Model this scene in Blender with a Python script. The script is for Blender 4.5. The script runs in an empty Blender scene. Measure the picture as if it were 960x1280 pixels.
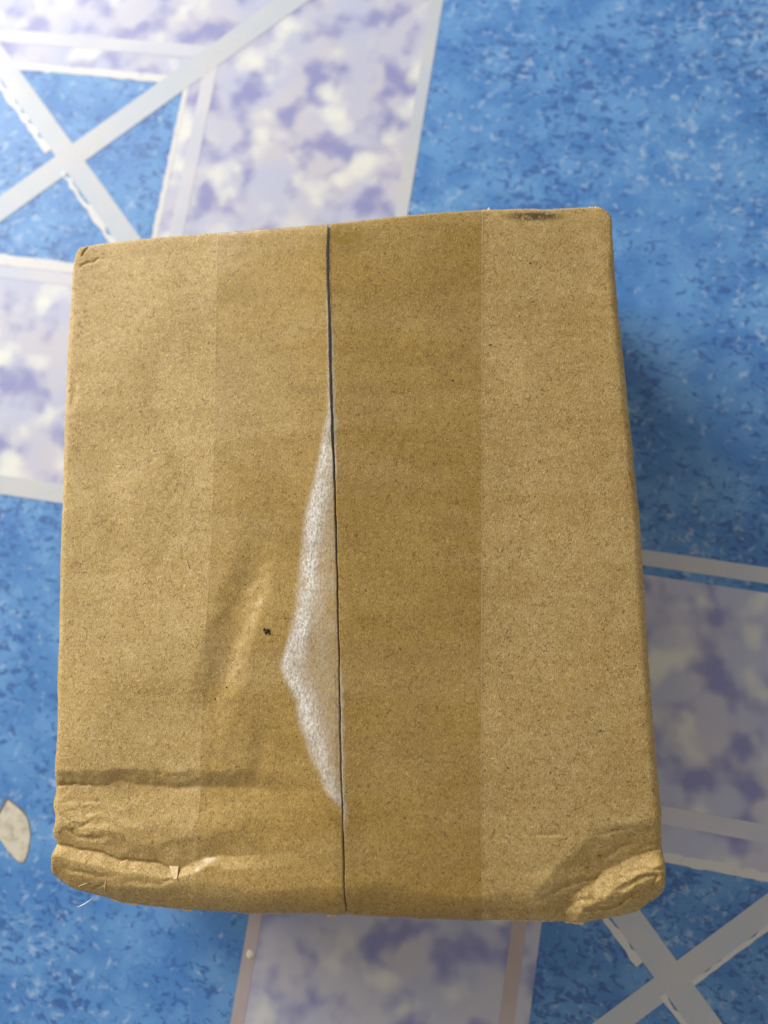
import bpy, math, random
import numpy as np
from mathutils import Matrix, Vector

random.seed(7)
rng = np.random.default_rng(11)
scene = bpy.context.scene
col = scene.collection

# ------------------------------------------------------------------ camera
CAM_LOC = (0.04112, -0.02128, 0.32522)
CAM_AXES = ((0.982833, 0.159265, -0.093131), (-0.144083, 0.977865, 0.151727), (0.115234, -0.135703, 0.984025))
cam_data = bpy.data.cameras.new("camera")
cam = bpy.data.objects.new("camera", cam_data)
col.objects.link(cam)
rx, ux, bx = CAM_AXES
cam.matrix_world = Matrix(((rx[0], ux[0], bx[0], CAM_LOC[0]),
                           (rx[1], ux[1], bx[1], CAM_LOC[1]),
                           (rx[2], ux[2], bx[2], CAM_LOC[2]),
                           (0, 0, 0, 1)))
cam_data.sensor_fit = 'VERTICAL'
cam_data.sensor_height = 36.0
cam_data.lens = 28.125
cam_data.clip_start = 0.01
cam_data.clip_end = 20.0
cam_data.dof.use_dof = True
cam_data.dof.focus_distance = 0.255
cam_data.dof.aperture_fstop = 5.8
scene.camera = cam

# ------------------------------------------------------------------ light
world = bpy.data.worlds.new("World")
scene.world = world
world.use_nodes = True
wb = world.node_tree.nodes["Background"]
wb.inputs["Color"].default_value = (1.0, 0.93, 0.85, 1)      # dim warm room light
wb.inputs["Strength"].default_value = 0.37

def area_lamp(name, loc, target, size, size_y, power, colour):
    d = bpy.data.lights.new(name, 'AREA')
    d.shape = 'RECTANGLE'
    d.size, d.size_y, d.energy, d.color = size, size_y, power, colour
    o = bpy.data.objects.new(name, d)
    col.objects.link(o)
    o.location = loc
    o.rotation_euler = (Vector(target) - Vector(loc)).to_track_quat('-Z', 'Y').to_euler()
    return o

# daylight from a window beyond the top left of the parcel
area_lamp("window_light", (-0.98, 0.64, 0.49), (-0.05, 0.0, 0.05), 1.0, 0.6, 27.0, (1.0, 0.985, 0.96))

scene.view_settings.view_transform = 'Standard'
scene.view_settings.look = 'None'
scene.view_settings.exposure = 0.10
scene.view_settings.gamma = 1.0
scene.view_settings.use_curve_mapping = False
scene.render.engine = 'CYCLES'
scene.cycles.transparent_max_bounces = 16

# ------------------------------------------------------------------ measured shapes (mm)
BOX_TURN = 0.18180
FLOOR_ORIGIN = (-166.81, 161.51)   # centre of the first framed square, mm
TOP = [(-94.43, 110.92), (-92.32, 111.92), (-78.61, 112.63), (-48.79, 111.89), (-25.63, 111.18), (-3.08, 110.77), (21.35, 112.55), (48.56, 114.42), (70.34, 114.6), (85.34, 114.9), (89.95, 114.52), (92.3, 113.0)]
RIGHT = [(92.3, 113.0), (93.2, 110.05), (93.08, 103.22), (93.54, 80.94), (94.34, 52.9), (94.96, 31.11), (95.64, 7.24), (95.44, -21.02), (95.41, -45.89), (95.57, -67.65), (95.99, -81.84), (95.98, -93.34), (95.94, -100.79), (94.84, -106.13), (92.42, -109.29)]
BOTTOM = [(-94.03, -103.48), (-90.07, -105.56), (-81.75, -107.51), (-70.83, -109.61), (-60.1, -110.72), (-49.54, -111.11), (-33.95, -111.34), (-21.2, -111.18), (-1.23, -111.06), (20.43, -112.48), (39.69, -113.6), (49.34, -113.59), (58.98, -114.03), (68.6, -114.7), (78.32, -113.78), (86.89, -112.14), (92.42, -109.29)]
LEFT = [(-94.43, 110.92), (-95.54, 107.98), (-96.71, 95.74), (-97.43, 79.45), (-97.34, 55.94), (-97.29, 27.4), (-97.08, 2.47), (-96.46, -24.44), (-96.33, -40.18), (-95.47, -53.08), (-95.74, -65.78), (-95.9, -74.56), (-96.23, -79.54), (-94.93, -83.73), (-95.82, -88.17), (-94.84, -91.95), (-96.0, -95.48), (-96.22, -100.37), (-94.03, -103.48)]
SLIT = [(-2.56, 109.88), (-2.99, 95.54), (-2.65, 75.77), (-2.5, 64.68), (-2.2, 44.26), (-1.63, 24.32), (-1.33, 6.15), (-1.06, -14.12), (-0.81, -33.9), (-0.8, -53.19), (-0.55, -72.04), (-0.25, -85.88), (-0.2, -99.48), (-0.09, -109.08)]
TAPE_L = [(-41.88, 110.94), (-42.08, 79.23), (-42.11, 34.65), (-42.67, 13.21), (-43.88, -17.97), (-45.13, -43.12), (-45.82, -67.56), (-46.31, -86.61), (-47.23, -109.14)]
TAPE_R = [(49.3, 113.54), (46.4, 47.34), (43.72, -20.04), (41.65, -65.97), (40.08, -111.59)]
BUBBLE = [(-2.89, 54.31), (-5.14, 43.11), (-7.1, 32.55), (-9.3, 22.11), (-12.27, 11.81), (-13.9, 1.54), (-14.73, -8.65), (-16.6, -21.2), (-19.22, -32.35), (-20.52, -36.52), (-19.23, -40.96), (-16.67, -45.86), (-14.66, -54.33), (-12.17, -62.68), (-8.95, -68.57), (-6.51, -74.4), (-2.84, -78.53), (-0.95, -84.03)]
# fold lines pressed into the lid: sharp or soft, points, width left, width right, depth, fade in, fade out (mm)
FOLDS = [
    ('C', [(-95.54, -73.71), (-72.03, -73.04), (-41.56, -73.52), (-24.85, -73.62), (-4.77, -74.38)], 5.2, 13, 2.1, 0, 0.45),
    ('C', [(-95.26, -91.51), (-79.41, -93.36), (-65.98, -96.4), (-54.16, -97.54), (-46.43, -95.5), (-32.38, -93.35), (-2.5, -91.36)], 8, 3.2, 1.7, 0, 0.6),
    ('C', [(-95.26, -91.51), (-79.41, -93.36), (-65.98, -96.4), (-54.16, -97.54)], 1.0, 0.7, 0.6, 0, 0.1),
    ('S', [(-23.69, 7.11), (-31.6, -15.76), (-37.53, -35.76), (-41.1, -48.1), (-43.53, -62.73)], 8, 10, 1.4, 0.3, 0.3),
    ('C', [(60.74, -113.4), (68.17, -107.12), (78.13, -99.49), (86.73, -95.61), (96.71, -93.1)], 11, 4.6, 2.9, 0.1, 0),
    ('C', [(73.51, -89.4), (78.86, -88.14), (86.6, -87.17)], 3, 1.5, 0.42, 0.3, 0.3),
    ('C', [(53.64, -89.41), (60.86, -88.66), (67.28, -89.49)], 0.9, 0.7, 0.22, 0.3, 0.3),
    ('C', [(49.62, -98.85), (68.7, -97.92), (85.51, -96.03)], 7, 3, 0.35, 0.3, 0.2),
    ('C', [(70.31, -110.96), (79.91, -108.73), (83.65, -105.91), (88.02, -104.43)], 1.2, 0.7, 0.9, 0.1, 0.2),
    ('C', [(81.42, -100.24), (87.69, -99.02), (94.31, -99.62)], 1.0, 0.6, 0.45, 0.3, 0.0),
    ('C', [(87.96, -95.18), (95.69, -93.99)], 0.9, 0.7, 0.3, 0.4, 0.0),
    ('C', [(87.1, -93.8), (95.38, -91.7)], 0.9, 0.7, 0.25, 0.4, 0.0),
    ('C', [(-87.96, -82.93), (-79.89, -80.4), (-71.72, -82.71), (-62.23, -88.77)], 2.2, 1.6, 0.35, 0.2, 0.4),
    ('C', [(-92.94, -82.02), (-86.52, -84.84), (-80.34, -82.82)], 1.4, 1.0, 0.4, 0.1, 0.3),
    ('C', [(-91.97, -79.08), (-82.7, -78.0), (-74.5, -79.85)], 1.3, 1.2, 0.25, 0.1, 0.3),
    ('C', [(-94.99, -73.46), (-87.0, -73.16), (-77.42, -73.57)], 0.8, 0.6, 0.6, 0, 0.5),
    ('C', [(-90.51, -87.32), (-77.05, -84.22), (-66.21, -88.36), (-55.63, -89.6)], 3, 2, 0.5, 0.1, 0.4),
    ('C', [(-70.49, -79.32), (-62.28, -86.87), (-58.21, -91.53)], 2.2, 1.8, 0.4, 0.2, 0.3),
    ('C', [(-71.15, -100.75), (-60.58, -101.89), (-48.91, -101.13)], 1.2, 1.2, 0.3, 0.2, 0.3),
    ('C', [(57.76, -107.11), (67.23, -102.85), (79.2, -101.32)], 1.6, 1.0, 0.5, 0.3, 0.3),
    ('C', [(79.71, -104.47), (86.3, -101.92), (93.94, -101.42)], 1.4, 0.9, 0.6, 0.2, 0.1),
    ('C', [(63.26, -110.35), (71.68, -107.87), (79.98, -107.61)], 1.2, 0.8, 0.5, 0.2, 0.3),
    ('C', [(74.71, -97.15), (82.12, -93.23), (89.58, -92.49)], 1.5, 1.1, 0.4, 0.3, 0.3),
    ('C', [(89.57, -106.04), (92.77, -101.17)], 1.0, 0.7, 0.5, 0.2, 0.2),
    ('C', [(-92.76, -98.18), (-81.87, -99.59), (-71.21, -98.87)], 1.4, 1.0, 0.35, 0.1, 0.3),
    ('C', [(-81.63, -105.72), (-76.98, -101.37), (-76.24, -99.46)], 0.9, 0.7, 0.4, 0.1, 0.3),
    ('C', [(-92.21, -86.14), (-85.0, -88.68), (-74.2, -88.97)], 1.4, 1.0, 0.45, 0.1, 0.3),
    ('C', [(-54.3, 1.56), (-52.32, -1.14), (-50.32, -5.39)], 0.9, 0.7, 0.35, 0.3, 0.3),
    ('S', [(-78.79, 48.01), (-62.42, 27.64), (-46.75, 10.75)], 4, 3, 0.18, 0.3, 0.3),
    ('C', [(-60.69, 14.04), (-49.73, 24.25)], 2, 2, 0.1, 0.3, 0.3),
    ('C', [(-92.62, 107.55), (-89.42, 111.46)], 0.7, 0.7, 0.6, 0.1, 0.1),
    ('C', [(-93.41, 104.3), (-88.29, 105.6), (-80.74, 106.04)], 0.8, 0.7, 0.35, 0.1, 0.5),
    ('S', [(-94.13, 63.34), (-93.29, 57.53), (-94.12, 49.02)], 2, 2, 0.3, 0.3, 0.3),
    ('S', [(-70.73, 70.17), (-61.45, 46.86), (-49.73, 24.25), (-43.45, 10.6)], 9, 6, 0.5, 0.3, 0.3),
    ('S', [(-87.16, 37.32), (-77.68, 14.82), (-73.97, -11.95)], 10, 8, 0.55, 0.3, 0.3),
    ('S', [(-58.32, 101.1), (-36.36, 73.05)], 12, 9, 0.5, 0.3, 0.3),
    ('C', [(-52.87, 13.68), (-58.93, -1.95), (-65.6, -12.2)], 4, 5, 0.2, 0.3, 0.4),
    ('S', [(-24.9, -53.08), (-26.91, -67.48), (-27.9, -76.95)], 5, 4, 0.35, 0.3, 0.3),
    ('C', [(-41.73, -60.3), (-42.34, -73.53)], 2, 2, 0.2, 0.3, 0.1),
    ('S', [(-32.45, -84.05), (-24.83, -86.26), (-22.3, -90.83)], 4, 3, 0.35, 0.3, 0.3),
    ('S', [(-0.69, 60.44), (46.33, 58.76)], 4, 7, 0.1, 0.2, 0.2),
    ('S', [(-0.45, -25.56), (42.99, -25.98)], 5, 9, 0.12, 0.2, 0.2),
    ('S', [(-89.9, -101.21), (-68.43, -103.03), (-42.46, -103.27)], 3, 3, -0.3, 0.2, 0.4),
]
CORNER_BR = (94.27, -112.83)
STAIN_YELLOW = (2.52, 105.04)
STAIN_DARK = (66.79, 111.76)
CRUMPLE_L = (-85.24, -82.89)
CRUMPLE_R = (85.29, -99.2)
SPECK = (-23.65, -25.79)
TORN = [[(47.64, -113.78), (51.75, -113.65), (56.57, -113.98), (61.86, -114.33)], [(-65.44, -110.16), (-58.77, -110.68), (-49.54, -111.11)], [(49.65, 114.4), (51.84, 114.65)], [(85.34, 114.9), (89.95, 114.52)], [(-6.16, -111.17), (-3.68, -111.1)], [(64.98, -114.62), (72.24, -114.33)], [(-76.26, -108.8), (-66.78, -110.2)]]
LOOSE = [(-85.76, -110.03), (-84.13, -109.5), (-81.99, -108.24)]
FLAKE = [(-55.73, -97.11), (-52.61, -97.27), (-52.55, -100.29), (-50.64, -105.33), (-53.58, -100.55)]
HAIRS = [[(-77.61, -106.08), (-76.38, -103.23), (-75.91, -101.34)], [(-86.52, -104.44), (-82.81, -102.93)], [(-51.48, -2.22), (-50.33, -4.87)]]
DOTS = [(-41.11, -46.62), (8.5, -90.19), (50.04, 66.12), (78.35, -58.02), (64.59, 94.49), (37.27, 54.02), (-17.9, -21.92), (-37.2, -42.96), (-27.1, -12.07), (28.81, -50.02), (50.73, 89.34), (57.07, 8.84)]
CHIP = [(-130.59, -116.46), (-125.83, -118.78), (-121.27, -121.75), (-118.3, -128.44), (-117.87, -136.17), (-119.63, -138.99), (-125.14, -136.28), (-129.49, -132.7), (-133.72, -129.71), (-134.15, -125.05), (-132.64, -122.55)]
SPOT = (-20.59, -154.67)
BOX_H = 70.0                                                 # height of the parcel, mm
LIFT = 0.25                                                  # top of the floor print, mm

# ------------------------------------------------------------------ node helpers
def srgb(r, g, b):
    def f(c):
        c /= 255.0
        return c / 12.92 if c <= 0.04045 else ((c + 0.055) / 1.055) ** 2.4
    return (f(r), f(g), f(b), 1.0)

class N:
    """small wrapper for building node trees"""
    def __init__(self, name):
        self.m = bpy.data.materials.new(name)
        self.m.use_nodes = True
        self.t = self.m.node_tree
        self.t.nodes.clear()
        self.out = self.t.nodes.new('ShaderNodeOutputMaterial')
    def new(self, kind, **kw):
        n = self.t.nodes.new(kind)
        for k, v in kw.items():
            setattr(n, k, v)
        return n
    def link(self, a, b):
        self.t.links.new(a, b)
    def put(self, sock, v):
        if isinstance(v, bpy.types.NodeSocket):
            self.link(v, sock)
        else:
            sock.default_value = v
    def coords(self, scale=1000.0, offset=(0, 0, 0), stretch=(1, 1, 1), rot=0.0):
        tc = self.new('ShaderNodeTexCoord')
        mp = self.new('ShaderNodeMapping')
        mp.inputs['Scale'].default_value = [scale * s for s in stretch]
        mp.inputs['Location'].default_value = offset
        mp.inputs['Rotation'].default_value = (0, 0, rot)
        self.link(tc.outputs['Object'], mp.inputs['Vector'])
        return mp.outputs[0]
    def noise(self, vec, scale, detail=2.0, rough=0.5, distort=0.0):
        n = self.new('ShaderNodeTexNoise')
        self.link(vec, n.inputs['Vector'])
        n.inputs['Scale'].default_value = scale
        n.inputs['Detail'].default_value = detail
        n.inputs['Roughness'].default_value = rough
        n.inputs['Distortion'].default_value = distort
        return n.outputs['Fac']
    def voronoi(self, vec, scale, rnd=1.0):
        n = self.new('ShaderNodeTexVoronoi')
        self.link(vec, n.inputs['Vector'])
        n.inputs['Scale'].default_value = scale
        n.inputs['Randomness'].default_value = rnd
        return n.outputs['Distance'], n.outputs['Color']
    def math(self, op, a, b=0.0, c=0.0):
        n = self.new('ShaderNodeMath', operation=op)
        for i, v in enumerate((a, b, c)):
            self.put(n.inputs[i], v)
        return n.outputs[0]
    def ramp(self, v, lo, hi, a=0.0, b=1.0):
        n = self.new('ShaderNodeMapRange')
        n.interpolation_type = 'SMOOTHSTEP'
        self.put(n.inputs['Value'], v)
        n.inputs['From Min'].default_value = lo
        n.inputs['From Max'].default_value = hi
        n.inputs['To Min'].default_value = a
        n.inputs['To Max'].default_value = b
        return n.outputs['Result']
    def mix(self, fac, a, b, mode='MIX'):
        n = self.new('ShaderNodeMix', data_type='RGBA', blend_type=mode)
        self.put(n.inputs[0], fac)
        self.put(n.inputs[6], a)
        self.put(n.inputs[7], b)
        return n.outputs[2]
    def bump(self, height, strength, dist, normal=None):
        n = self.new('ShaderNodeBump')
        n.inputs['Strength'].default_value = strength
        n.inputs['Distance'].default_value = dist
        self.link(height, n.inputs['Height'])
        if normal is not None:
            self.link(normal, n.inputs['Normal'])
        return n.outputs[0]
    def near(self, vec, point, radius, soft):
        n = self.new('ShaderNodeVectorMath', operation='DISTANCE')
        self.link(vec, n.inputs[0])
        n.inputs[1].default_value = point
        return self.ramp(n.outputs['Value'], radius, radius + soft, 1.0, 0.0)
    def principled(self, colour, rough, normal=None, spec=0.5):
        p = self.new('ShaderNodeBsdfPrincipled')
        self.put(p.inputs['Base Color'], colour)
        self.put(p.inputs['Roughness'], rough)
        p.inputs['Specular IOR Level'].default_value = spec
        if normal is not None:
            self.link(normal, p.inputs['Normal'])
        self.link(p.outputs[0], self.out.inputs[0])
        return p

# ------------------------------------------------------------------ materials
def fibre_lines(n, vec, scale, width, seed, keep):
    """thin broken curved strands"""
    v = n.new('ShaderNodeVectorMath', operation='ADD')
    n.link(vec, v.inputs[0])
    v.inputs[1].default_value = (seed * 17.3, seed * 9.1, seed * 5.7)
    a = n.noise(v.outputs[0], scale, 1.0, 0.4, 0.6)
    line = n.ramp(n.math('ABSOLUTE', n.math('SUBTRACT', a, 0.5)), 0.0, width, 1.0, 0.0)
    v2 = n.new('ShaderNodeVectorMath', operation='ADD')
    n.link(vec, v2.inputs[0])
    v2.inputs[1].default_value = (-seed * 7.9, seed * 21.0, 3.3)
    brk = n.ramp(n.noise(v2.outputs[0], scale * 0.9, 1.0), keep, keep + 0.05)
    return n.math('MULTIPLY', line, brk)

def kraft_material(name, tint=1.0, stains=True, relief=1.0):
    n = N(name)
    P = n.coords()
    Pv = n.coords(stretch=(1.0, 0.42, 1.0))
    mottle = n.noise(P, 0.055, 3.0, 0.55)
    cloud = n.noise(P, 0.35, 3.0, 0.6)
    grain = n.noise(Pv, 2.6, 2.0, 0.65)
    bands = n.noise(n.coords(stretch=(0.12, 1.0, 1.0)), 0.11, 3.0, 0.6)
    fine = n.noise(P, 2.4, 2.0, 0.6)
    base = n.mix(n.ramp(mottle, 0.3, 0.7), srgb(180, 153, 96), srgb(192, 166, 111))
    base = n.mix(n.ramp(cloud, 0.35, 0.68, 0.0, 0.55), base, srgb(170, 139, 74))
    base = n.mix(n.ramp(bands, 0.45, 0.68, 0.0, 0.32), base, srgb(158, 126, 64))
    base = n.mix(n.ramp(grain, 0.48, 0.68, 0.0, 0.48), base, srgb(132, 101, 48))
    base = n.mix(n.ramp(grain, 0.46, 0.28, 0.0, 0.45), base, srgb(222, 196, 138))
    base = n.mix(n.ramp(fine, 0.58, 0.70, 0.0, 0.22), base, srgb(120, 90, 44))
    d1 = fibre_lines(n, P, 0.5, 0.028, 1.0, 0.5)
    d2 = fibre_lines(n, P, 0.8, 0.045, 2.0, 0.54)
    l1 = fibre_lines(n, P, 0.6, 0.035, 3.0, 0.52)
    l2 = fibre_lines(n, P, 0.9, 0.045, 4.0, 0.53)
    base = n.mix(n.math('MULTIPLY', n.math('MAXIMUM', d1, d2), 0.66), base, srgb(104, 74, 36))
    base = n.mix(n.math('MULTIPLY', n.math('MAXIMUM', l1, l2), 0.45), base, srgb(232, 206, 150))
    dist, colr = n.voronoi(P, 0.16)
    sep = n.new('ShaderNodeSeparateColor')
    n.link(colr, sep.inputs[0])
    size = n.ramp(sep.outputs[0], 0.45, 1.0, -0.02, 0.062)
    dot = n.ramp(n.math('SUBTRACT', size, dist), 0.0, 0.02)
    base = n.mix(n.math('MULTIPLY', dot, 0.8), base, srgb(66, 44, 22))
    dist2, colr2 = n.voronoi(P, 0.21)
    sep2 = n.new('ShaderNodeSeparateColor')
    n.link(colr2, sep2.inputs[0])
    size2 = n.ramp(sep2.outputs[1], 0.6, 1.0, -0.02, 0.05)
    base = n.mix(n.math('MULTIPLY', n.ramp(n.math('SUBTRACT', size2, dist2), 0.0, 0.02), 0.7), base, srgb(244, 228, 190))
    if stains:
        z = BOX_H + LIFT
        rag = n.noise(P, 0.5, 4.0, 0.65)
        Ps = n.coords(stretch=(0.55, 1.0, 0.0))
        y = n.math('MULTIPLY', n.near(Ps, (STAIN_YELLOW[0] * 0.55, STAIN_YELLOW[1], 0), 1.5, 5.0), n.ramp(rag, 0.38, 0.55))
        base = n.mix(n.math('MULTIPLY', y, 0.8), base, srgb(150, 125, 20))
        Pd = n.coords(stretch=(0.17, 1.0, 0.0))
        k = n.math('MULTIPLY', n.near(Pd, (STAIN_DARK[0] * 0.17, STAIN_DARK[1] - 0.4, 0), 0.7, 1.6), n.ramp(rag, 0.34, 0.5))
        base = n.mix(n.math('MULTIPLY', k, 0.85), base, srgb(52, 42, 26))
    if tint != 1.0:
        base = n.mix(1.0, base, (tint, tint, tint, 1), 'MULTIPLY')
    h = n.math('ADD', n.math('MULTIPLY', grain, 0.6), n.math('ADD', n.math('MULTIPLY', l1, 0.35), n.math('MULTIPLY', fine, 0.35)))
    h = n.math('SUBTRACT', h, n.math('MULTIPLY', d1, 0.3))
    nor = n.bump(h, 0.6 * relief, 0.00025)
    n.principled(base, 0.6, nor, 0.35)
    return n.m

def print_material(name, colour_builder, rough=0.46):
    n = N(name)
    colour, height = colour_builder(n)
    P = n.coords()
    skin = n.noise(P, 0.6, 2.0)
    nor = n.bump(skin, 0.12, 0.0004)
    smear = n.ramp(n.noise(P, 0.03, 3.0), 0.3, 0.7, rough - 0.05, rough + 0.09)
    n.principled(colour, smear, nor, 0.4)
    return n.m

def blue_print(n):
    P = n.coords()
    area = n.noise(P, 0.012, 2.0)
    area2 = n.noise(n.coords(offset=(31, 7, 0)), 0.018, 2.0)
    base = n.mix(n.ramp(n.noise(P, 0.05, 3.0), 0.35, 0.65), srgb(74, 127, 189), srgb(98, 149, 203))
    pale = n.noise(n.coords(offset=(50, 3, 9)), 0.22, 4.0, 0.62, 0.5)
    pale = n.math('ADD', pale, n.ramp(area, 0.3, 0.7, -0.05, 0.05))
    base = n.mix(n.ramp(pale, 0.54, 0.70, 0.0, 0.62), base, srgb(166, 190, 214))
    dark = n.noise(n.coords(offset=(11, 83, 4), stretch=(1.0, 1.5, 1.0), rot=0.6), 0.22, 4.0, 0.6, 0.9)
    dark = n.math('ADD', dark, n.ramp(area2, 0.3, 0.7, -0.05, 0.06))
    base = n.mix(n.ramp(dark, 0.53, 0.64, 0.0, 0.8), base, srgb(54, 92, 154))
    vein = fibre_lines(n, P, 0.09, 0.03, 7.0, 0.56)
    base = n.mix(n.math('MULTIPLY', vein, 0.35), base, srgb(36, 88, 166))
    return base, None

def cloud_print(n):
    P = n.coords()
    a = n.noise(P, 0.062, 1.8, 0.5)
    b = n.noise(n.coords(offset=(90, 40, 5)), 0.06, 1.6, 0.5)
    c = n.noise(n.coords(offset=(20, 140, 5)), 0.03, 1.0)
    base = n.mix(n.ramp(c, 0.35, 0.65), srgb(178, 183, 207), srgb(190, 189, 201))
    base = n.mix(n.ramp(a, 0.44, 0.68, 0.0, 1.0), base, srgb(136, 139, 186))
    base = n.mix(n.ramp(b, 0.50, 0.74, 0.0, 0.95), base, srgb(218, 220, 214))
    return base, None

def band_print(n):
    P = n.coords()
    a = n.noise(P, 0.04, 3.0)
    base = n.mix(n.ramp(a, 0.35, 0.65), srgb(182, 190, 200), srgb(190, 192, 196))
    base = n.mix(n.ramp(n.noise(P, 0.3, 3.0, 0.6), 0.62, 0.75, 0.0, 0.35), base, srgb(160, 158, 160))
    return base, None

def pale_band_print(n):
    P = n.coords()
    a = n.noise(P, 0.04, 3.0)
    return n.mix(n.ramp(a, 0.35, 0.65), srgb(188, 192, 206), srgb(198, 198, 206)), None

def brown_band_print(n):
    P = n.coords()
    a = n.noise(P, 0.04, 3.0)
    return n.mix(n.ramp(a, 0.35, 0.65), srgb(176, 160, 158), srgb(184, 174, 172)), None

def white_print(n):
    P = n.coords()
    base = n.mix(n.ramp(n.noise(P, 0.25, 3.0, 0.6), 0.58, 0.7, 0.0, 0.7), srgb(208, 208, 206), srgb(182, 184, 192))
    return base, None

def backing(n):
    P = n.coords()
    base = n.mix(n.ramp(n.noise(P, 0.25, 3.0, 0.6), 0.4, 0.7), srgb(204, 198, 180), srgb(176, 168, 152))
    return base, None

M = {}
M['kraft'] = kraft_material('kraft_board')
M['kraft_plain'] = kraft_material('kraft_board_walls', stains=False)
M['blue'] = print_material('blue_speckled_print', blue_print)
M['cloud'] = print_material('clouded_lilac_print', cloud_print)
M['band'] = print_material('grey_band_print', band_print)
M['band_pale'] = print_material('pale_band_print', pale_band_print)
M['band_brown'] = print_material('brown_grey_band_print', brown_band_print)
M['white'] = print_material('white_slip_print', white_print)
M['backing'] = print_material('bare_backing', backing, 0.7)

def plain(name, colour, rough=0.8, amount=0.25):
    n = N(name)
    P = n.coords()
    c2 = tuple(v * (1 - amount) for v in colour[:3]) + (1,)
    n.principled(n.mix(n.ramp(n.noise(P, 1.5, 3.0), 0.35, 0.65), colour, c2), rough, None, 0.2)
    return n.m
M['torn'] = plain('torn_paper', srgb(222, 196, 150))
M['dirt'] = plain('dark_dirt', srgb(58, 46, 32), 0.9)
M['lint'] = plain('white_lint', srgb(232, 232, 226))
M['rim'] = plain('dark_rim', srgb(116, 110, 98))  # darker edge round the worn patch, offset to its upper left
M['drop'] = plain('white_drop', srgb(236, 230, 218), 0.5)

def tape_material():
    n = N('clear_tape')
    P = n.coords()
    wrinkle = n.noise(n.coords(stretch=(1, 0.25, 1)), 0.25, 3.0, 0.6)
    nor = n.bump(wrinkle, 0.2, 0.0006)
    clear = n.new('ShaderNodeBsdfTransparent')
    wet = n.noise(n.coords(stretch=(0.25, 1.0, 1.0)), 0.05, 2.0)
    sx = n.new('ShaderNodeSeparateXYZ')
    n.link(P, sx.inputs[0])
    tint_amount = n.math('ADD', n.ramp(sx.outputs[0], -46.0, 4.0, 0.16, 0.62), n.ramp(wet, 0.4, 0.6, -0.15, 0.28))  # tape tint deepens from left to right, with random patches
    n.put(clear.inputs[0], n.mix(tint_amount, (0.985, 0.97, 0.92, 1), (0.925, 0.875, 0.665, 1)))
    gloss = n.new('ShaderNodeBsdfGlossy')
    gloss.inputs['Roughness'].default_value = 0.33
    n.link(nor, gloss.inputs['Normal'])
    lw = n.new('ShaderNodeLayerWeight')
    mx = n.new('ShaderNodeMixShader')
    n.put(mx.inputs[0], n.math('ADD', 0.055, n.math('MULTIPLY', n.math('POWER', lw.outputs['Facing'], 5.0), 0.5)))
    n.link(clear.outputs[0], mx.inputs[1])
    n.link(gloss.outputs[0], mx.inputs[2])
    n.link(mx.outputs[0], n.out.inputs[0])
    return n.m
M['tape'] = tape_material()

def film_material(name, colour, low, high, scale=1.0):
    """milky film whose cover follows the 'cover' attribute, broken up by clinging fibres"""
    n = N(name)
    P = n.coords()
    Pv = n.coords(stretch=(1.0, 0.5, 1.0))
    at = n.new('ShaderNodeAttribute')
    at.attribute_name = 'cover'
    cover = at.outputs['Fac']
    g = n.noise(Pv, 1.5 * scale, 3.0, 0.65, 0.4)
    f1 = fibre_lines(n, P, 0.7, 0.035, 8.0, 0.42)
    f2 = fibre_lines(n, P, 1.1, 0.04, 9.0, 0.45)
    amount = n.math('MULTIPLY', n.ramp(g, 0.3, 0.68, low, high), cover)
    amount = n.math('ADD', amount, n.math('MULTIPLY', n.math('MULTIPLY', n.math('MAXIMUM', f1, f2), 0.3), cover))
    amount = n.math('MINIMUM', amount, 0.97)
    dif = n.new('ShaderNodeBsdfPrincipled')
    dif.inputs['Base Color'].default_value = colour
    dif.inputs['Roughness'].default_value = 0.35
    dif.inputs['Specular IOR Level'].default_value = 0.5
    n.link(n.bump(g, 0.5, 0.0003), dif.inputs['Normal'])
    tr = n.new('ShaderNodeBsdfTransparent')
    mx = n.new('ShaderNodeMixShader')
    n.put(mx.inputs[0], amount)
    n.link(tr.outputs[0], mx.inputs[1])
    n.link(dif.outputs[0], mx.inputs[2])
    n.link(mx.outputs[0], n.out.inputs[0])
    return n.m
M['milky'] = film_material('milky_lifted_tape', srgb(248, 244, 234), 0.28, 0.88)
M['grey_film'] = film_material('grey_gap_reflection', srgb(66, 66, 64), 0.3, 0.6, 0.7)
M['edge'] = film_material('tape_edge', srgb(206, 184, 140), 0.3, 0.9)

# ------------------------------------------------------------------ mesh helpers
def link(name, verts, faces, mat, parent=None, smooth=False, unit=0.001):
    """verts in mm"""
    me = bpy.data.meshes.new(name)
    v = np.asarray(verts, dtype=np.float64) * unit
    me.from_pydata(v.tolist() if len(v) < 5000 else v, [], faces)
    me.materials.append(mat)
    if smooth:
        me.polygons.foreach_set('use_smooth', [True] * len(me.polygons))
    me.update()
    o = bpy.data.objects.new(name, me)
    col.objects.link(o)
    o.parent = parent
    return o

def grid_faces(nx, ny):
    i, j = np.meshgrid(np.arange(nx - 1), np.arange(ny - 1), indexing='ij')
    a = (i * ny + j).ravel()
    return np.stack([a, a + ny, a + ny + 1, a + 1], 1)

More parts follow.
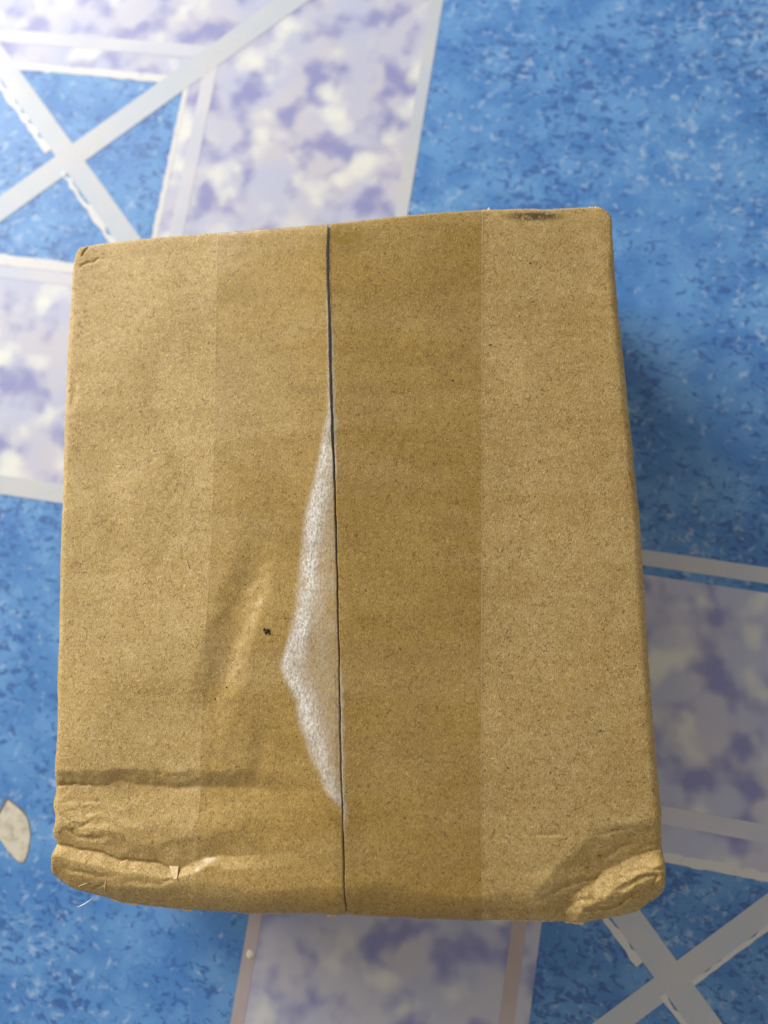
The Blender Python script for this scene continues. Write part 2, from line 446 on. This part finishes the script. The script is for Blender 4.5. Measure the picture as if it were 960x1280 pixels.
def resample(pts, n, rough=0.0):
    """Catmull-Rom through the points, n samples evenly spaced along the curve"""
    p = np.asarray(pts, float)
    q = np.vstack([2 * p[0] - p[1], p, 2 * p[-1] - p[-2]])
    out = []
    for k in range(1, len(q) - 2):
        t = np.linspace(0, 1, 24, endpoint=False)[:, None]
        a, b, c, d = q[k - 1], q[k], q[k + 1], q[k + 2]
        out.append(0.5 * (2 * b + (c - a) * t + (2 * a - 5 * b + 4 * c - d) * t ** 2 + (3 * b - a - 3 * c + d) * t ** 3))
    out.append(p[-1:])
    c = np.vstack(out)
    s = np.r_[0, np.cumsum(np.hypot(*np.diff(c, axis=0).T))]
    u = np.linspace(0, s[-1], n)
    r = np.stack([np.interp(u, s, c[:, 0]), np.interp(u, s, c[:, 1])], 1)
    if rough:
        tan = np.gradient(r, axis=0)
        nor = np.stack([-tan[:, 1], tan[:, 0]], 1) / np.maximum(np.hypot(tan[:, 0], tan[:, 1]), 1e-9)[:, None]
        j = np.convolve(rng.normal(size=n + 6), np.ones(7) / 7, 'valid')[:n] * 2.2
        j[:3] = 0
        j[-3:] = 0
        r = r + nor * (j * rough)[:, None]
    return r

def value_noise(x, y, wave, seed):
    g = np.random.default_rng(seed).normal(size=(128, 128))
    fx, fy = x / wave + 40.0, y / wave + 40.0
    ix, iy = np.floor(fx).astype(int), np.floor(fy).astype(int)
    tx, ty = fx - ix, fy - iy
    tx, ty = tx * tx * (3 - 2 * tx), ty * ty * (3 - 2 * ty)
    G = lambda a, b: g[a % 128, b % 128]
    return ((G(ix, iy) * (1 - tx) + G(ix + 1, iy) * tx) * (1 - ty)
            + (G(ix, iy + 1) * (1 - tx) + G(ix + 1, iy + 1) * tx) * ty)

def smooth01(v):
    v = np.clip(v, 0, 1)
    return v * v * (3 - 2 * v)

# ------------------------------------------------------------------ floor
floor = link('floor', [(-1500, -1500, 0), (1500, -1500, 0), (1500, 1500, 0), (-1500, 1500, 0)], [(0, 1, 2, 3)], M['blue'])
floor['kind'] = 'structure'
floor['label'] = 'blue speckled floor sheet printed with clouded lilac squares and grey bands'
floor['category'] = 'floor'

def ragged(p0, p1, step, amp):
    p0, p1 = np.asarray(p0, float), np.asarray(p1, float)
    n = max(2, int(np.hypot(*(p1 - p0)) / step))
    t = np.linspace(0, 1, n + 1)[:, None]
    d = (p1 - p0) / np.hypot(*(p1 - p0))
    j = rng.normal(size=(n + 1, 1)) * amp
    j[0] = j[-1] = 0
    return p0 + (p1 - p0) * t + np.array([[-d[1], d[0]]]) * j

def sheet(name, outline, z, mat, thick=0.03):
    """a thin printed layer with a real edge"""
    z *= 0.3
    k = len(outline)
    v = [(p[0], p[1], z) for p in outline] + [(p[0], p[1], z - thick) for p in outline]
    f = [tuple(range(k))] + [(i, k + i, k + (i + 1) % k, (i + 1) % k) for i in range(k)]
    area = sum(outline[i][0] * outline[(i + 1) % k][1] - outline[(i + 1) % k][0] * outline[i][1] for i in range(k))
    if area < 0:
        f = [tuple(reversed(q)) for q in f]
    return link(name, v, f, mat, floor)

def framed_square(cu, cv, diag1=(-0.012, 0.034), diag2=(-0.04, 0.012), second=False):
    """one clouded frame round a blue square crossed by grey bands; u right, v down, in tile widths"""
    def W(u, v):
        return (FLOOR_ORIGIN[0] + (cu + u) * 300.0, FLOOR_ORIGIN[1] - (cv + v) * 300.0)
    def poly(pts):
        return [W(*p) for p in pts]
    a = 0.154
    L, Rr, T, B = -0.506, 0.513, -0.508, 0.49
    # four clouded panels, mitred at the corners
    for k, pts in enumerate(([(L, T), (Rr, T), (a, -a), (-a, -a)],
                [(Rr, T), (Rr, B), (a, a), (a, -a)],
                [(Rr, B), (L, B), (-a, a), (a, a)],
                [(L, B), (L, T), (-a, -a), (-a, a)])):
        sheet('cloud_panel', poly(pts), 0.20 + 0.004 * k, M['cloud'])
    # white slips where the colours missed each other
    def slip(p0, p1, off, amp=0.5, z=0.34):
        e = ragged(W(*p0), W(*p1), 3.0, amp)
        q = W(*off)
        o = W(0, 0)
        d = np.array([q[0] - o[0], q[1] - o[1]])
        g = ragged(W(*p1), W(*p0), 3.0, amp * 0.5) + d
        sheet('white_slip', [tuple(p) for p in np.vstack([e, g])], z, M['white'])
    slip((-a - 0.01, -a), (a, -a), (0, -0.012), 0.35, 0.340)
    slip((a, -a), (a, a), (0.008, 0), 0.3, 0.346)
    slip((a, a), (-a, a), (0, 0.016), 0.3, 0.352)
    # inner ring of grey bands
    t0, t1, r0, r1, b0, b1, l0, l1 = -0.221, -0.199, 0.180, 0.201, 0.172, 0.19, -0.190, -0.172
    sheet('grey_band', poly([(l0, t0), (r1, t0), (r1, t1), (l0, t1)]), 0.44, M['band_pale'])
    sheet('grey_band', poly([(r0, t1), (r1, t1), (r1, b1), (r0, b1)]), 0.444, M['band_pale'])
    sheet('grey_band', poly([(l0, b0), (r0, b0), (r0, b1), (l0, b1)]), 0.448, M['band_pale'])
    sheet('grey_band', poly([(l0, t1), (l1, t1), (l1, b0), (l0, b0)]), 0.452, M['band_brown'])
    # outer ring
    T0, T1, R0, R1, B0, B1, L0, L1 = -0.541, -0.520, 0.512, 0.530, 0.488, 0.515, -0.523, -0.506
    sheet('grey_band', poly([(L0, T0), (R1, T0), (R1, T1), (L0, T1)]), 0.44, M['band'])
    sheet('grey_band', poly([(R0, T1), (R1, T1), (R1, B1), (R0, B1)]), 0.444, M['band'])
    sheet('grey_band', poly([(L0, B0), (R0, B0), (R0, B1), (L0, B1)]), 0.448, M['band'])
    sheet('grey_band', poly([(L0, T1), (L1, T1), (L1, B0), (L0, B0)]), 0.452, M['band_brown'])
    # the cross
    e = 0.5
    lo, hi = diag2
    sheet('grey_band', poly([(-e + lo / 2, e + lo / 2), (-e + hi / 2, e + hi / 2), (e + hi / 2, -e + hi / 2), (e + lo / 2, -e + lo / 2)]), 0.54, M['band'])
    if second:
        slip((0.02, -0.02 + hi), (0.15, -0.15 + hi), (0.004, 0.004), 0.2, 0.53)
    lo, hi = diag1
    sheet('grey_band', poly([(-e + lo / 2, -e - lo / 2), (-e + hi / 2, -e - hi / 2), (e + hi / 2, e - hi / 2), (e + lo / 2, e - lo / 2)]), 0.62, M['band'])
    m = lo / 2
    slip((-0.148 + m, -0.148 - m), (-0.03 + m, -0.03 - m), (-0.007, 0.007), 0.9, 0.61)
    slip((0.0 + m, 0.0 - m), (0.15 + m, 0.15 - m), (-0.006, 0.006), 0.9, 0.606)

framed_square(0, 0)
framed_square(1, 1, (0.006, 0.055), (-0.03, 0.010), True)
for c in ((-1, 1), (1, -1), (2, 0), (0, 2), (-1, -1), (2, 2)):
    framed_square(*c)

cx, cy = np.mean(CHIP, axis=0)
patch = sheet('worn_patch', [tuple(p) for p in resample(CHIP + CHIP[:1], 48, 0.12)[:-1]], 0.30, M['backing'])
patch['label'] = 'small bare cream patch worn through the blue print'
rim = sheet('rim', [(cx + (p[0] - cx) * 1.10 - 0.4, cy + (p[1] - cy) * 1.06 + 0.4) for p in resample(CHIP + CHIP[:1], 40, 0.25)[:-1]], 0.16, M['rim'])
rim.parent = patch

def blob(name, centre, r, h, mat, parent, wob=0.15, nseg=14):
    v, f = [(centre[0], centre[1], centre[2] + h)], []
    w = 1 + rng.normal(size=nseg) * wob
    for k, (rr, zz) in enumerate(((0.55, 0.83), (0.9, 0.42), (1.0, 0.0))):
        for i in range(nseg):
            a = 2 * math.pi * i / nseg
            v.append((centre[0] + math.cos(a) * r * rr * w[i], centre[1] + math.sin(a) * r * rr * w[i], centre[2] + h * zz))
    for i in range(nseg):
        j = (i + 1) % nseg
        f.append((0, 1 + i, 1 + j))
        for k in range(2):
            b = 1 + k * nseg
            f.append((b + i, b + nseg + i, b + nseg + j, b + j))
    return link(name, v, f, mat, parent, True)
blob('paint_drop', (SPOT[0], SPOT[1], 0.14), 1.5, 0.5, M['drop'], floor)

# ------------------------------------------------------------------ parcel
parcel = bpy.data.objects.new('cardboard_box', None)
col.objects.link(parcel)
parcel.location = (0, 0, 0)
parcel.rotation_euler = (0, 0, BOX_TURN)
parcel['label'] = 'brown cardboard box sealed with clear tape, its lower corners dented'
parcel['category'] = 'box'

ZT = BOX_H + LIFT
top_c = resample(TOP, 420, 0.07)
bot_c = resample(BOTTOM, 420, 0.10)
left_c = resample(LEFT, 480, 0.06)
right_c = resample(RIGHT, 480, 0.07)
for c, i, p in ((top_c, 0, left_c[0]), (top_c, -1, right_c[0]), (bot_c, 0, left_c[-1]), (bot_c, -1, right_c[-1])):
    c[i] = p
rim_pts = np.vstack([top_c, right_c, bot_c[::-1], left_c[::-1]])

def dist_to(pts, curve, closed=False, chunk=20000):
    """distance from points to a polyline"""
    out = np.empty(len(pts))
    coarse = curve[::4]
    m = len(curve)
    for i in range(0, len(pts), chunk):
        p = pts[i:i + chunk]
        d2 = (p[:, None, 0] - coarse[None, :, 0]) ** 2 + (p[:, None, 1] - coarse[None, :, 1]) ** 2
        k = d2.argmin(1) * 4
        best = np.full(len(p), 1e18)
        for o in range(-5, 5):
            a = k + o
            if closed:
                A, B = curve[a % m], curve[(a + 1) % m]
            else:
                A, B = curve[np.clip(a, 0, m - 1)], curve[np.clip(a + 1, 0, m - 1)]
            D = B - A
            l2 = np.maximum((D * D).sum(1), 1e-12)
            t = np.clip(((p - A) * D).sum(1) / l2, 0, 1)[:, None]
            best = np.minimum(best, ((p - A - D * t) ** 2).sum(1))
        out[i:i + chunk] = np.sqrt(best)
    return out

def fold_depth(x, y, fold):
    kind, pts, wl, wr, depth, fi, fo = fold
    p = resample(pts, 40)
    best = np.full(x.shape, 1e9)
    sgn = np.zeros(x.shape)
    par = np.zeros(x.shape)
    for k in range(len(p) - 1):
        a, b = p[k], p[k + 1]
        d = b - a
        l2 = d @ d
        t = ((x - a[0]) * d[0] + (y - a[1]) * d[1]) / l2
        tc = np.clip(t, 0, 1)
        qx, qy = a[0] + tc * d[0], a[1] + tc * d[1]
        dd = np.hypot(x - qx, y - qy)
        m = dd < best
        best[m] = dd[m]
        sgn[m] = (d[0] * (y - a[1]) - d[1] * (x - a[0]))[m]
        par[m] = (k + tc[m]) / (len(p) - 1)
    w = np.where(sgn > 0, wl, wr)
    v = np.clip(1 - best / w, 0, 1)
    if kind == 'S':
        v = smooth01(v)
    else:
        v = np.where(v < 0.12, v * v / 0.24, v - 0.06) / 0.94
    if fi:
        v = v * smooth01(par / fi)
    if fo:
        v = v * smooth01((1 - par) / fo)
    return -depth * v

def lid_height(pts):
    """height of the lid surface above the floor, mm"""
    x0, y0 = pts[:, 0], pts[:, 1]
    z = np.full(len(pts), ZT)
    x = x0 + 0.55 * value_noise(x0, y0, 5.0, 51) + 0.2 * value_noise(x0, y0, 1.8, 53)
    y = y0 + 0.55 * value_noise(x0, y0, 6.0, 52) + 0.2 * value_noise(x0, y0, 1.8, 54)
    for fold in FOLDS:
        q = np.asarray(fold[1])
        pad = max(fold[2], fold[3])
        m = (x > q[:, 0].min() - pad) & (x < q[:, 0].max() + pad) & (y > q[:, 1].min() - pad) & (y < q[:, 1].max() + pad)
        if m.any():
            z[m] += fold_depth(x[m], y[m], fold)
    x, y = x0, y0
    # gentle waves of the board
    z += (0.22 + 0.45 * smooth01((-x) / 40)) * value_noise(x, y, 28, 1) + 0.11 * value_noise(x + 0.6 * y, y * 0.7, 11, 2) + 0.012 * value_noise(x, y, 2.6, 3)
    z += 0.012 * np.sin(y * 2 * np.pi / 7.2 + value_noise(x, y, 25, 4))
    # lid rises towards the seam, shaped to brighten the left flap and shade the right
    z += 5.8 - np.where(x < -2.0, 0.07, 0.10) * np.sqrt((x + 2.0) ** 2 + 3.0)
    # crumpled corners
    for (cx, cy), r, amp, wave, seed in ((CRUMPLE_L, 15, 0.22, 3.0, 5), (CRUMPLE_R, 13, 0.15, 3.0, 6)):
        m = smooth01(1 - np.hypot(x - cx, (y - cy) * 1.3) / r)
        z -= 2.2 * amp * m * np.maximum(0, 0.5 - np.abs(value_noise(x * 0.5 + 0.3 * y, (y - 0.15 * x) * 1.5, wave, seed)))
        z -= 1.3 * amp * m * np.maximum(0, 0.4 - np.abs(value_noise(x * 0.6 + 0.4 * y, (y - 0.3 * x) * 1.3, wave * 0.45, seed + 70)))
    z -= 1.2 * smooth01(1 - np.hypot(x - CORNER_BR[0], y - CORNER_BR[1]) / 15)
    z -= 0.5 * smooth01(1 - np.hypot(x + 87, y + 100) / 16)
    # the front edge slumps
    db = dist_to(pts, bot_c)
    z -= 4.6 * np.clip(1 - db / (9.5 + 1.2 * value_noise(x, y * 0, 12, 61)), 0, 1) ** 1.6
    # rounded folds all round
    d = dist_to(pts, rim_pts, True)
    r = 1.2 + 1.9 * smooth01(np.minimum(db, 104.0 - y) / 14.0)
    e = np.clip(1 - d / r, 0, 1)
    z -= r * (1 - np.sqrt(np.clip(1 - e * e, 0, 1)))
    z -= 0.35 * np.clip(1 - d / 5.0, 0, 1) ** 2
    return z

def coons(top, bot, lef, rig, nx, ny):
    s = np.linspace(0, 1, nx)
    t = np.linspace(0, 1, ny)
    t = t - 0.45 * np.sin(2 * np.pi * t) / (2 * np.pi)
    s = s - 0.45 * np.sin(2 * np.pi * s) / (2 * np.pi)
    def at(c, u):
        k = np.linspace(0, 1, len(c))
        return np.stack([np.interp(u, k, c[:, 0]), np.interp(u, k, c[:, 1])], 1)
    T, B, Lc, Rc = at(top, s), at(bot, s), at(lef, t), at(rig, t)
    S, Tt = s[:, None, None], t[None, :, None]
    g = ((1 - Tt) * T[:, None] + Tt * B[:, None] + (1 - S) * Lc[None] + S * Rc[None]
         - ((1 - S) * (1 - Tt) * T[0] + S * (1 - Tt) * T[-1] + (1 - S) * Tt * B[0] + S * Tt * B[-1]))
    return g

def slab(name, g, z, mat, parent, drop, floor_z=None):
    """sheet of board from a grid, with its cut edges turned down"""
    nx, ny = g.shape[:2]
    v = np.concatenate([g.reshape(-1, 2), z.reshape(-1, 1)], 1)
    f = grid_faces(nx, ny)[:, ::-1]
    idx = np.arange(nx * ny).reshape(nx, ny)
    loop = np.r_[idx[:, 0], idx[-1, 1:], idx[-2::-1, -1], idx[0, -2:0:-1]]
    low = v[loop].copy()
    low[:, 2] -= drop
    k0 = len(v)
    n = len(loop)
    i = np.arange(n)
    j = (i + 1) % n
    side = np.stack([loop[i], loop[j], k0 + j, k0 + i], 1)
    V = np.vstack([v, low])
    F = np.vstack([f, side])
    o = link(name, V, F.tolist(), mat, parent, True)
    return o

def sub(curve, x0, x1):
    """part of a top/bottom curve between two x positions"""
    x = np.linspace(x0, x1, 240)
    o = np.argsort(curve[:, 0])
    return np.stack([x, np.interp(x, curve[o, 0], curve[o, 1])], 1)

slit = resample(SLIT, 460, 0.05)
u = np.linspace(0, 1, 460)
half = np.interp(u, [0, 0.2, 0.28, 0.4, 0.7, 1.0], [0.40, 0.46, 0.42, 0.36, 0.26, 0.26])
half = half * (1 + 0.10 * np.convolve(rng.normal(size=470), np.ones(11) / 3.3, 'valid'))
slit_l = slit - np.stack([half, 0 * half], 1)
slit_r = slit + np.stack([half, 0 * half], 1)

def flap(lef, rig, nx, ny):
    k = np.argmin(abs(top_c[:, 0] - lef[0, 0])) if lef is not left_c else 0
    def between(curve, a, b):
        x0, x1 = a[0], b[0]
        m = (curve[:, 0] > x0 + 0.3) & (curve[:, 0] < x1 - 0.3)
        return np.vstack([a, curve[m], b])
    T, B = between(top_c, lef[0], rig[0]), between(bot_c, lef[-1], rig[-1])
    g = coons(T, B, lef, rig, nx, ny)
    z = lid_height(g.reshape(-1, 2)).reshape(nx, ny)
    return g, z

g, z = flap(left_c, slit_l, 220, 500)
flap_l = slab('flap', g, z, M['kraft'], parcel, 2.6)
flap_l['label'] = 'lid flap with horizontal dents and a crushed corner'
g, z = flap(slit_r, right_c, 220, 500)
flap_r = slab('flap', g, z, M['kraft'], parcel, 2.6)
flap_r['label'] = 'lid flap with one crumpled corner and a dark smudge'

# walls follow the outline just inside the folds
def wall(name, curve, inward):
    c = curve[::6]
    c = np.vstack([c, curve[-1:]])
    def inset(d):
        return c + np.array(inward)[None] * d
    rings = [(inset(0.4), ZT - 2.3), (inset(0.2), ZT - 12), (inset(0.2), LIFT + 2), (inset(0.6), LIFT)]
    inner = [(inset(3.0), LIFT), (inset(3.0), ZT - 4.6)]
    allr = rings + inner
    n = len(c)
    v = np.vstack([np.column_stack([p, np.full(n, zz)]) for p, zz in allr])
    edge = lid_height(c)
    v[:n, 2] = edge - 1.6
    v[n:2 * n, 2] = edge - 8
    v[-n:, 2] = edge - 5
    f = []
    R = len(allr)
    for r in range(R):
        r2 = (r + 1) % R
        for i in range(n - 1):
            f.append((r * n + i, r * n + i + 1, r2 * n + i + 1, r2 * n + i))
    f.append(tuple(r * n for r in range(R)))
    f.append(tuple(r * n + n - 1 for r in reversed(range(R))))
    return link(name, v, f, M['kraft_plain'], parcel, False)
wall('wall', left_c, (1, 0))
wall('wall', right_c, (-1, 0))
wall('wall', top_c, (0, -1))
wall('wall', bot_c, (0, 1))

def board(name, x0, x1, y0, y1, z0, z1, mat):
    v = [(x0, y0, z0), (x1, y0, z0), (x1, y1, z0), (x0, y1, z0), (x0, y0, z1), (x1, y0, z1), (x1, y1, z1), (x0, y1, z1)]
    f = [(3, 2, 1, 0), (4, 5, 6, 7), (0, 1, 5, 4), (1, 2, 6, 5), (2, 3, 7, 6), (3, 0, 4, 7)]
    return link(name, v, f, mat, parcel)
board('inner_flap', -82.0, 82.0, 12.0, 99.0, ZT - 10.5, ZT - 8.0, M['kraft_plain'])
board('inner_flap', -80.0, 80.0, -92.0, 8.0, ZT - 10.5, ZT - 8.0, M['kraft_plain'])
board('base', -82.0, 82.0, -92.0, 99.0, LIFT + 0.1, LIFT + 2.6, M['kraft_plain'])

# ------------------------------------------------------------------ tape
def side_y(curve, x):
    o = np.argsort(curve[:, 0])
    return np.interp(x, curve[o, 0], curve[o, 1])
nx, ny = 170, 420
tl, tr = np.asarray(TAPE_L), np.asarray(TAPE_R)
def tape_edge(pts, t):
    yy = np.interp(t, [0, 1], [pts[0, 1], pts[-1, 1]])
    o = np.argsort(pts[:, 1])
    return np.interp(yy, pts[o, 1], pts[o, 0])
t = np.linspace(0, 1, ny)
t = t - 0.45 * np.sin(2 * np.pi * t) / (2 * np.pi)
s = np.linspace(0, 1, nx)
xl = tape_edge(tl, t)
xr = tape_edge(tr, t)
X = xl[None] * (1 - s[:, None]) + xr[None] * s[:, None]
yt, yb = side_y(top_c, X[:, :1]), side_y(bot_c, X[:, -1:])
Y = yt * (1 - t[None]) + yb * t[None]
Zt = lid_height(np.stack([X.ravel(), Y.ravel()], 1)).reshape(nx, ny) + 0.10
# tails run down over both ends
def tail(i, out):
    rows = []
    for dz in (3.0, 6.0, 14.0, 26.0, 38.0):
        rows.append(np.stack([X[:, i], Y[:, i] + out * 0.28, Zt[:, i] - dz], 1))
    return rows
rows = tail(0, 1)[::-1] + [np.stack([X[:, i], Y[:, i] + (0.2 if i == 0 else -0.2 if i == ny - 1 else 0), Zt[:, i]], 1) for i in range(ny)] + tail(ny - 1, -1)
V = np.stack(rows, 1)
NY = V.shape[1]
tape = link('tape', V.reshape(-1, 3), grid_faces(nx, NY)[:, ::-1].tolist(), M['tape'], parcel, True)
tape['label'] = 'clear packing tape over the lid seam'

def film(name, A, B, cover, lift, mat, nu=60):
    """patch of film between two curves A and B (same length); cover(u, v) gives how milky it is"""
    n = len(A)
    uu = np.linspace(0, 1, nu)
    g = A[None] * (1 - uu[:, None, None]) + B[None] * uu[:, None, None]
    z = lid_height(g.reshape(-1, 2)).reshape(nu, n) + lift
    v = np.concatenate([g.reshape(-1, 2), z.reshape(-1, 1)], 1)
    o = link(name, v, grid_faces(nu, n)[:, ::-1].tolist(), mat, tape, True)
    at = o.data.attributes.new('cover', 'FLOAT', 'POINT')
    U, Vv = np.meshgrid(uu, np.linspace(0, 1, n), indexing='ij')
    at.data.foreach_set('value', np.clip(cover(U, Vv, g), 0, 1).ravel())
    return o

bub = resample(BUBBLE, 300)
sl_at = lambda y: np.interp(-y, -slit_l[:, 1], slit_l[:, 0])
right_side = np.stack([sl_at(bub[:, 1]) - 0.05, bub[:, 1]], 1)
def bubble_cover(U, V, g):
    w = (np.abs(g[-1, :, 0] - g[0, :, 0]))[None]
    dl = U * w
    edge = smooth01(dl / 2.8)
    streak = np.exp(-((dl - np.minimum(4.0, w * 0.38)) / 3.8) ** 2)
    fall = 0.26 + 0.85 * streak
    lower = (1 - 0.3 * smooth01((V - 0.7) / 0.2)) * smooth01(V / 0.10) * smooth01((1 - V) / 0.08)
    n = 0.85 + 0.22 * value_noise(g[..., 0], g[..., 1] * 0.5, 3.0, 21)
    return edge * fall * lower * n
b = film('lifted_patch', bub, right_side, bubble_cover, 0.24, M['milky'])
b['label'] = 'milky patch where the tape lifted off'
# grey film along the upper seam, the tape's reflection put into its colour
k = np.arange(2, 168)
film('seam_film', slit_l[k] - [0.25, 0], slit_r[k] + [0.25, 0],
     lambda U, V, g: 0.9 * (1 - smooth01((V - 0.93) / 0.06)) * smooth01(U / 0.15) * smooth01((1 - U) / 0.15), 0.24, M['grey_film'], 8)
# pale torn lips of the seam
for a, bb, cur, sg in ((60, 200, slit_r, 1), (40, 170, slit_l, -1), (300, 420, slit_r, 1)):
    A = cur[a:bb]
    wv = 0.35 + 0.3 * np.abs(value_noise(A[:, 1], A[:, 1] * 0, 4.0, 31))
    film('pale_lip', A, A + np.stack([sg * wv * 2.0, 0 * wv], 1),
         lambda U, V, g: (1 - U) * 0.5 * smooth01(V / 0.2) * smooth01((1 - V) / 0.2), 0.22, M['milky'], 6)
for xs, wd, op in ((xr, 0.4, 0.42), (xl, -0.3, 0.18)):
    A = np.stack([xs[::2] - wd * 0.5, (Y[-1] if wd > 0 else Y[0])[::2]], 1)[2:-2]
    film('tape_edge', A, A + np.array([[wd, 0]]), lambda U, V, g: op + 0.25 * value_noise(g[..., 1] * 0.5, g[..., 0] * 0, 9.0, 41), 0.2, M['edge'], 4)

# ------------------------------------------------------------------ torn bits, lint and dirt
def ribbon(name, pts, width, mat, parent, zoff, out, n=40):
    c = resample(pts, n)
    w = np.abs(np.convolve(rng.normal(size=n + 6), np.ones(7) / 3.0, 'valid')) * width + width * 0.25
    w[0] = w[-1] = 0.05
    zz = lid_height(c) + zoff
    a = np.column_stack([c - np.array([out]) * 0.3, zz])
    b2 = np.column_stack([c + np.array([out]) * w[:, None], zz - 0.15 + np.convolve(rng.normal(size=n + 4), np.ones(5) / 5, 'valid') * 0.1])
    d2 = b2 - [0, 0, 0.2]
    v = np.vstack([a, b2, d2])
    f = []
    for i in range(n - 1):
        f.append((i, n + i, n + i + 1, i + 1))
        f.append((n + i, 2 * n + i, 2 * n + i + 1, n + i + 1))
    return link(name, v, f, mat, parent)
for k, pts in enumerate(TORN):
    up = pts[0][1] > 0
    own = flap_r if pts[0][0] > 0 else flap_l
    ribbon('torn_edge', pts, 0.28, M['torn'], own, 0.1, (0, 1) if up else (0, -1))

def strand(name, pts, r, mat, parent, lift):
    c = resample(pts, 16)
    zz = lid_height(c) + lift
    p = np.column_stack([c, zz])
    v, f = [], []
    for i in range(16):
        tq = p[min(i + 1, 15)] - p[max(i - 1, 0)]
        sd = np.cross(tq, [0, 0, 1.0])
        sd /= max(np.linalg.norm(sd), 1e-9)
        rr = r * (0.45 + 0.55 * math.sin(math.pi * (i + 0.5) / 16))
        for a in range(4):
            th = math.pi / 2 * a
            v.append(p[i] + sd * rr * math.cos(th) + np.array([0, 0, rr * math.sin(th)]))
    for i in range(15):
        for a in range(4):
            b2 = (a + 1) % 4
            f.append((i * 4 + a, i * 4 + b2, i * 4 + 4 + b2, i * 4 + 4 + a))
    return link(name, v, f, mat, parent, True)
lo = np.asarray(LOOSE)
strand('loose_fibre', LOOSE, 0.2, M['lint'], flap_l, 0.6)
for h in HAIRS:
    strand('torn_fibre', h, 0.16, M['torn'], flap_l, 0.12)
fk = np.asarray(FLAKE)
zz = lid_height(fk) + np.array([0.25, 0.3, 0.35, 0.1, 0.5])
v = [(p[0], p[1], q) for p, q in zip(fk, zz)] + [(p[0], p[1], q - 0.2) for p, q in zip(fk, zz)]
link('paper_flake', v, [(4, 2, 1, 0), (4, 3, 2)] + [(i, (i + 1) % 5, 5 + (i + 1) % 5, 5 + i) for i in range(5)], M['torn'], flap_l)

def speck(p, r, h=0.3):
    zz = lid_height(np.array([p]))[0] + 0.1
    own = flap_l if p[0] < -2 else flap_r
    blob('dirt_speck', (p[0], p[1], zz), r, h, M['dirt'], own, 0.3, 9)
speck(SPECK, 0.75)
speck((SPECK[0] - 1.0, SPECK[1] + 0.5), 0.4)
speck((SPECK[0] + 0.7, SPECK[1] - 0.8), 0.35)
for p in DOTS:
    speck(p, 0.2 + 0.14 * random.random(), 0.12)

# fuzz of loose paper fibres along the folds
fv, ff = [], []
idx = rng.integers(0, len(rim_pts), 260)
nxt = rim_pts[(idx + 2) % len(rim_pts)] - rim_pts[idx]
base_z = lid_height(rim_pts[idx])
for k in range(len(idx)):
    p = rim_pts[idx[k]]
    o = p / np.hypot(*p)
    a = rng.uniform(0, 2 * math.pi)
    d = np.array([o[0] * 0.7 + math.cos(a) * 0.8, o[1] * 0.7 + math.sin(a) * 0.8])
    d /= np.hypot(*d)
    ln = rng.uniform(0.3, 1.0)
    q0 = p - o * 0.3
    q1 = q0 + d * ln * 0.6
    q2 = q1 + (d + rng.normal(size=2) * 0.5) * ln * 0.4
    w = np.array([-d[1], d[0]]) * 0.035
    z0 = base_z[k] + 0.5
    b0 = len(fv)
    fv += [(*(q0 - w), z0), (*(q0 + w), z0), (*(q1 - w), z0 + 0.2), (*(q1 + w), z0 + 0.2), (*q2, z0 + rng.uniform(-0.2, 0.5))]
    ff += [(b0, b0 + 1, b0 + 3, b0 + 2), (b0 + 2, b0 + 3, b0 + 4)]
fz = link('paper_fuzz', fv, ff, M['torn'], parcel)
fz['kind'] = 'stuff'
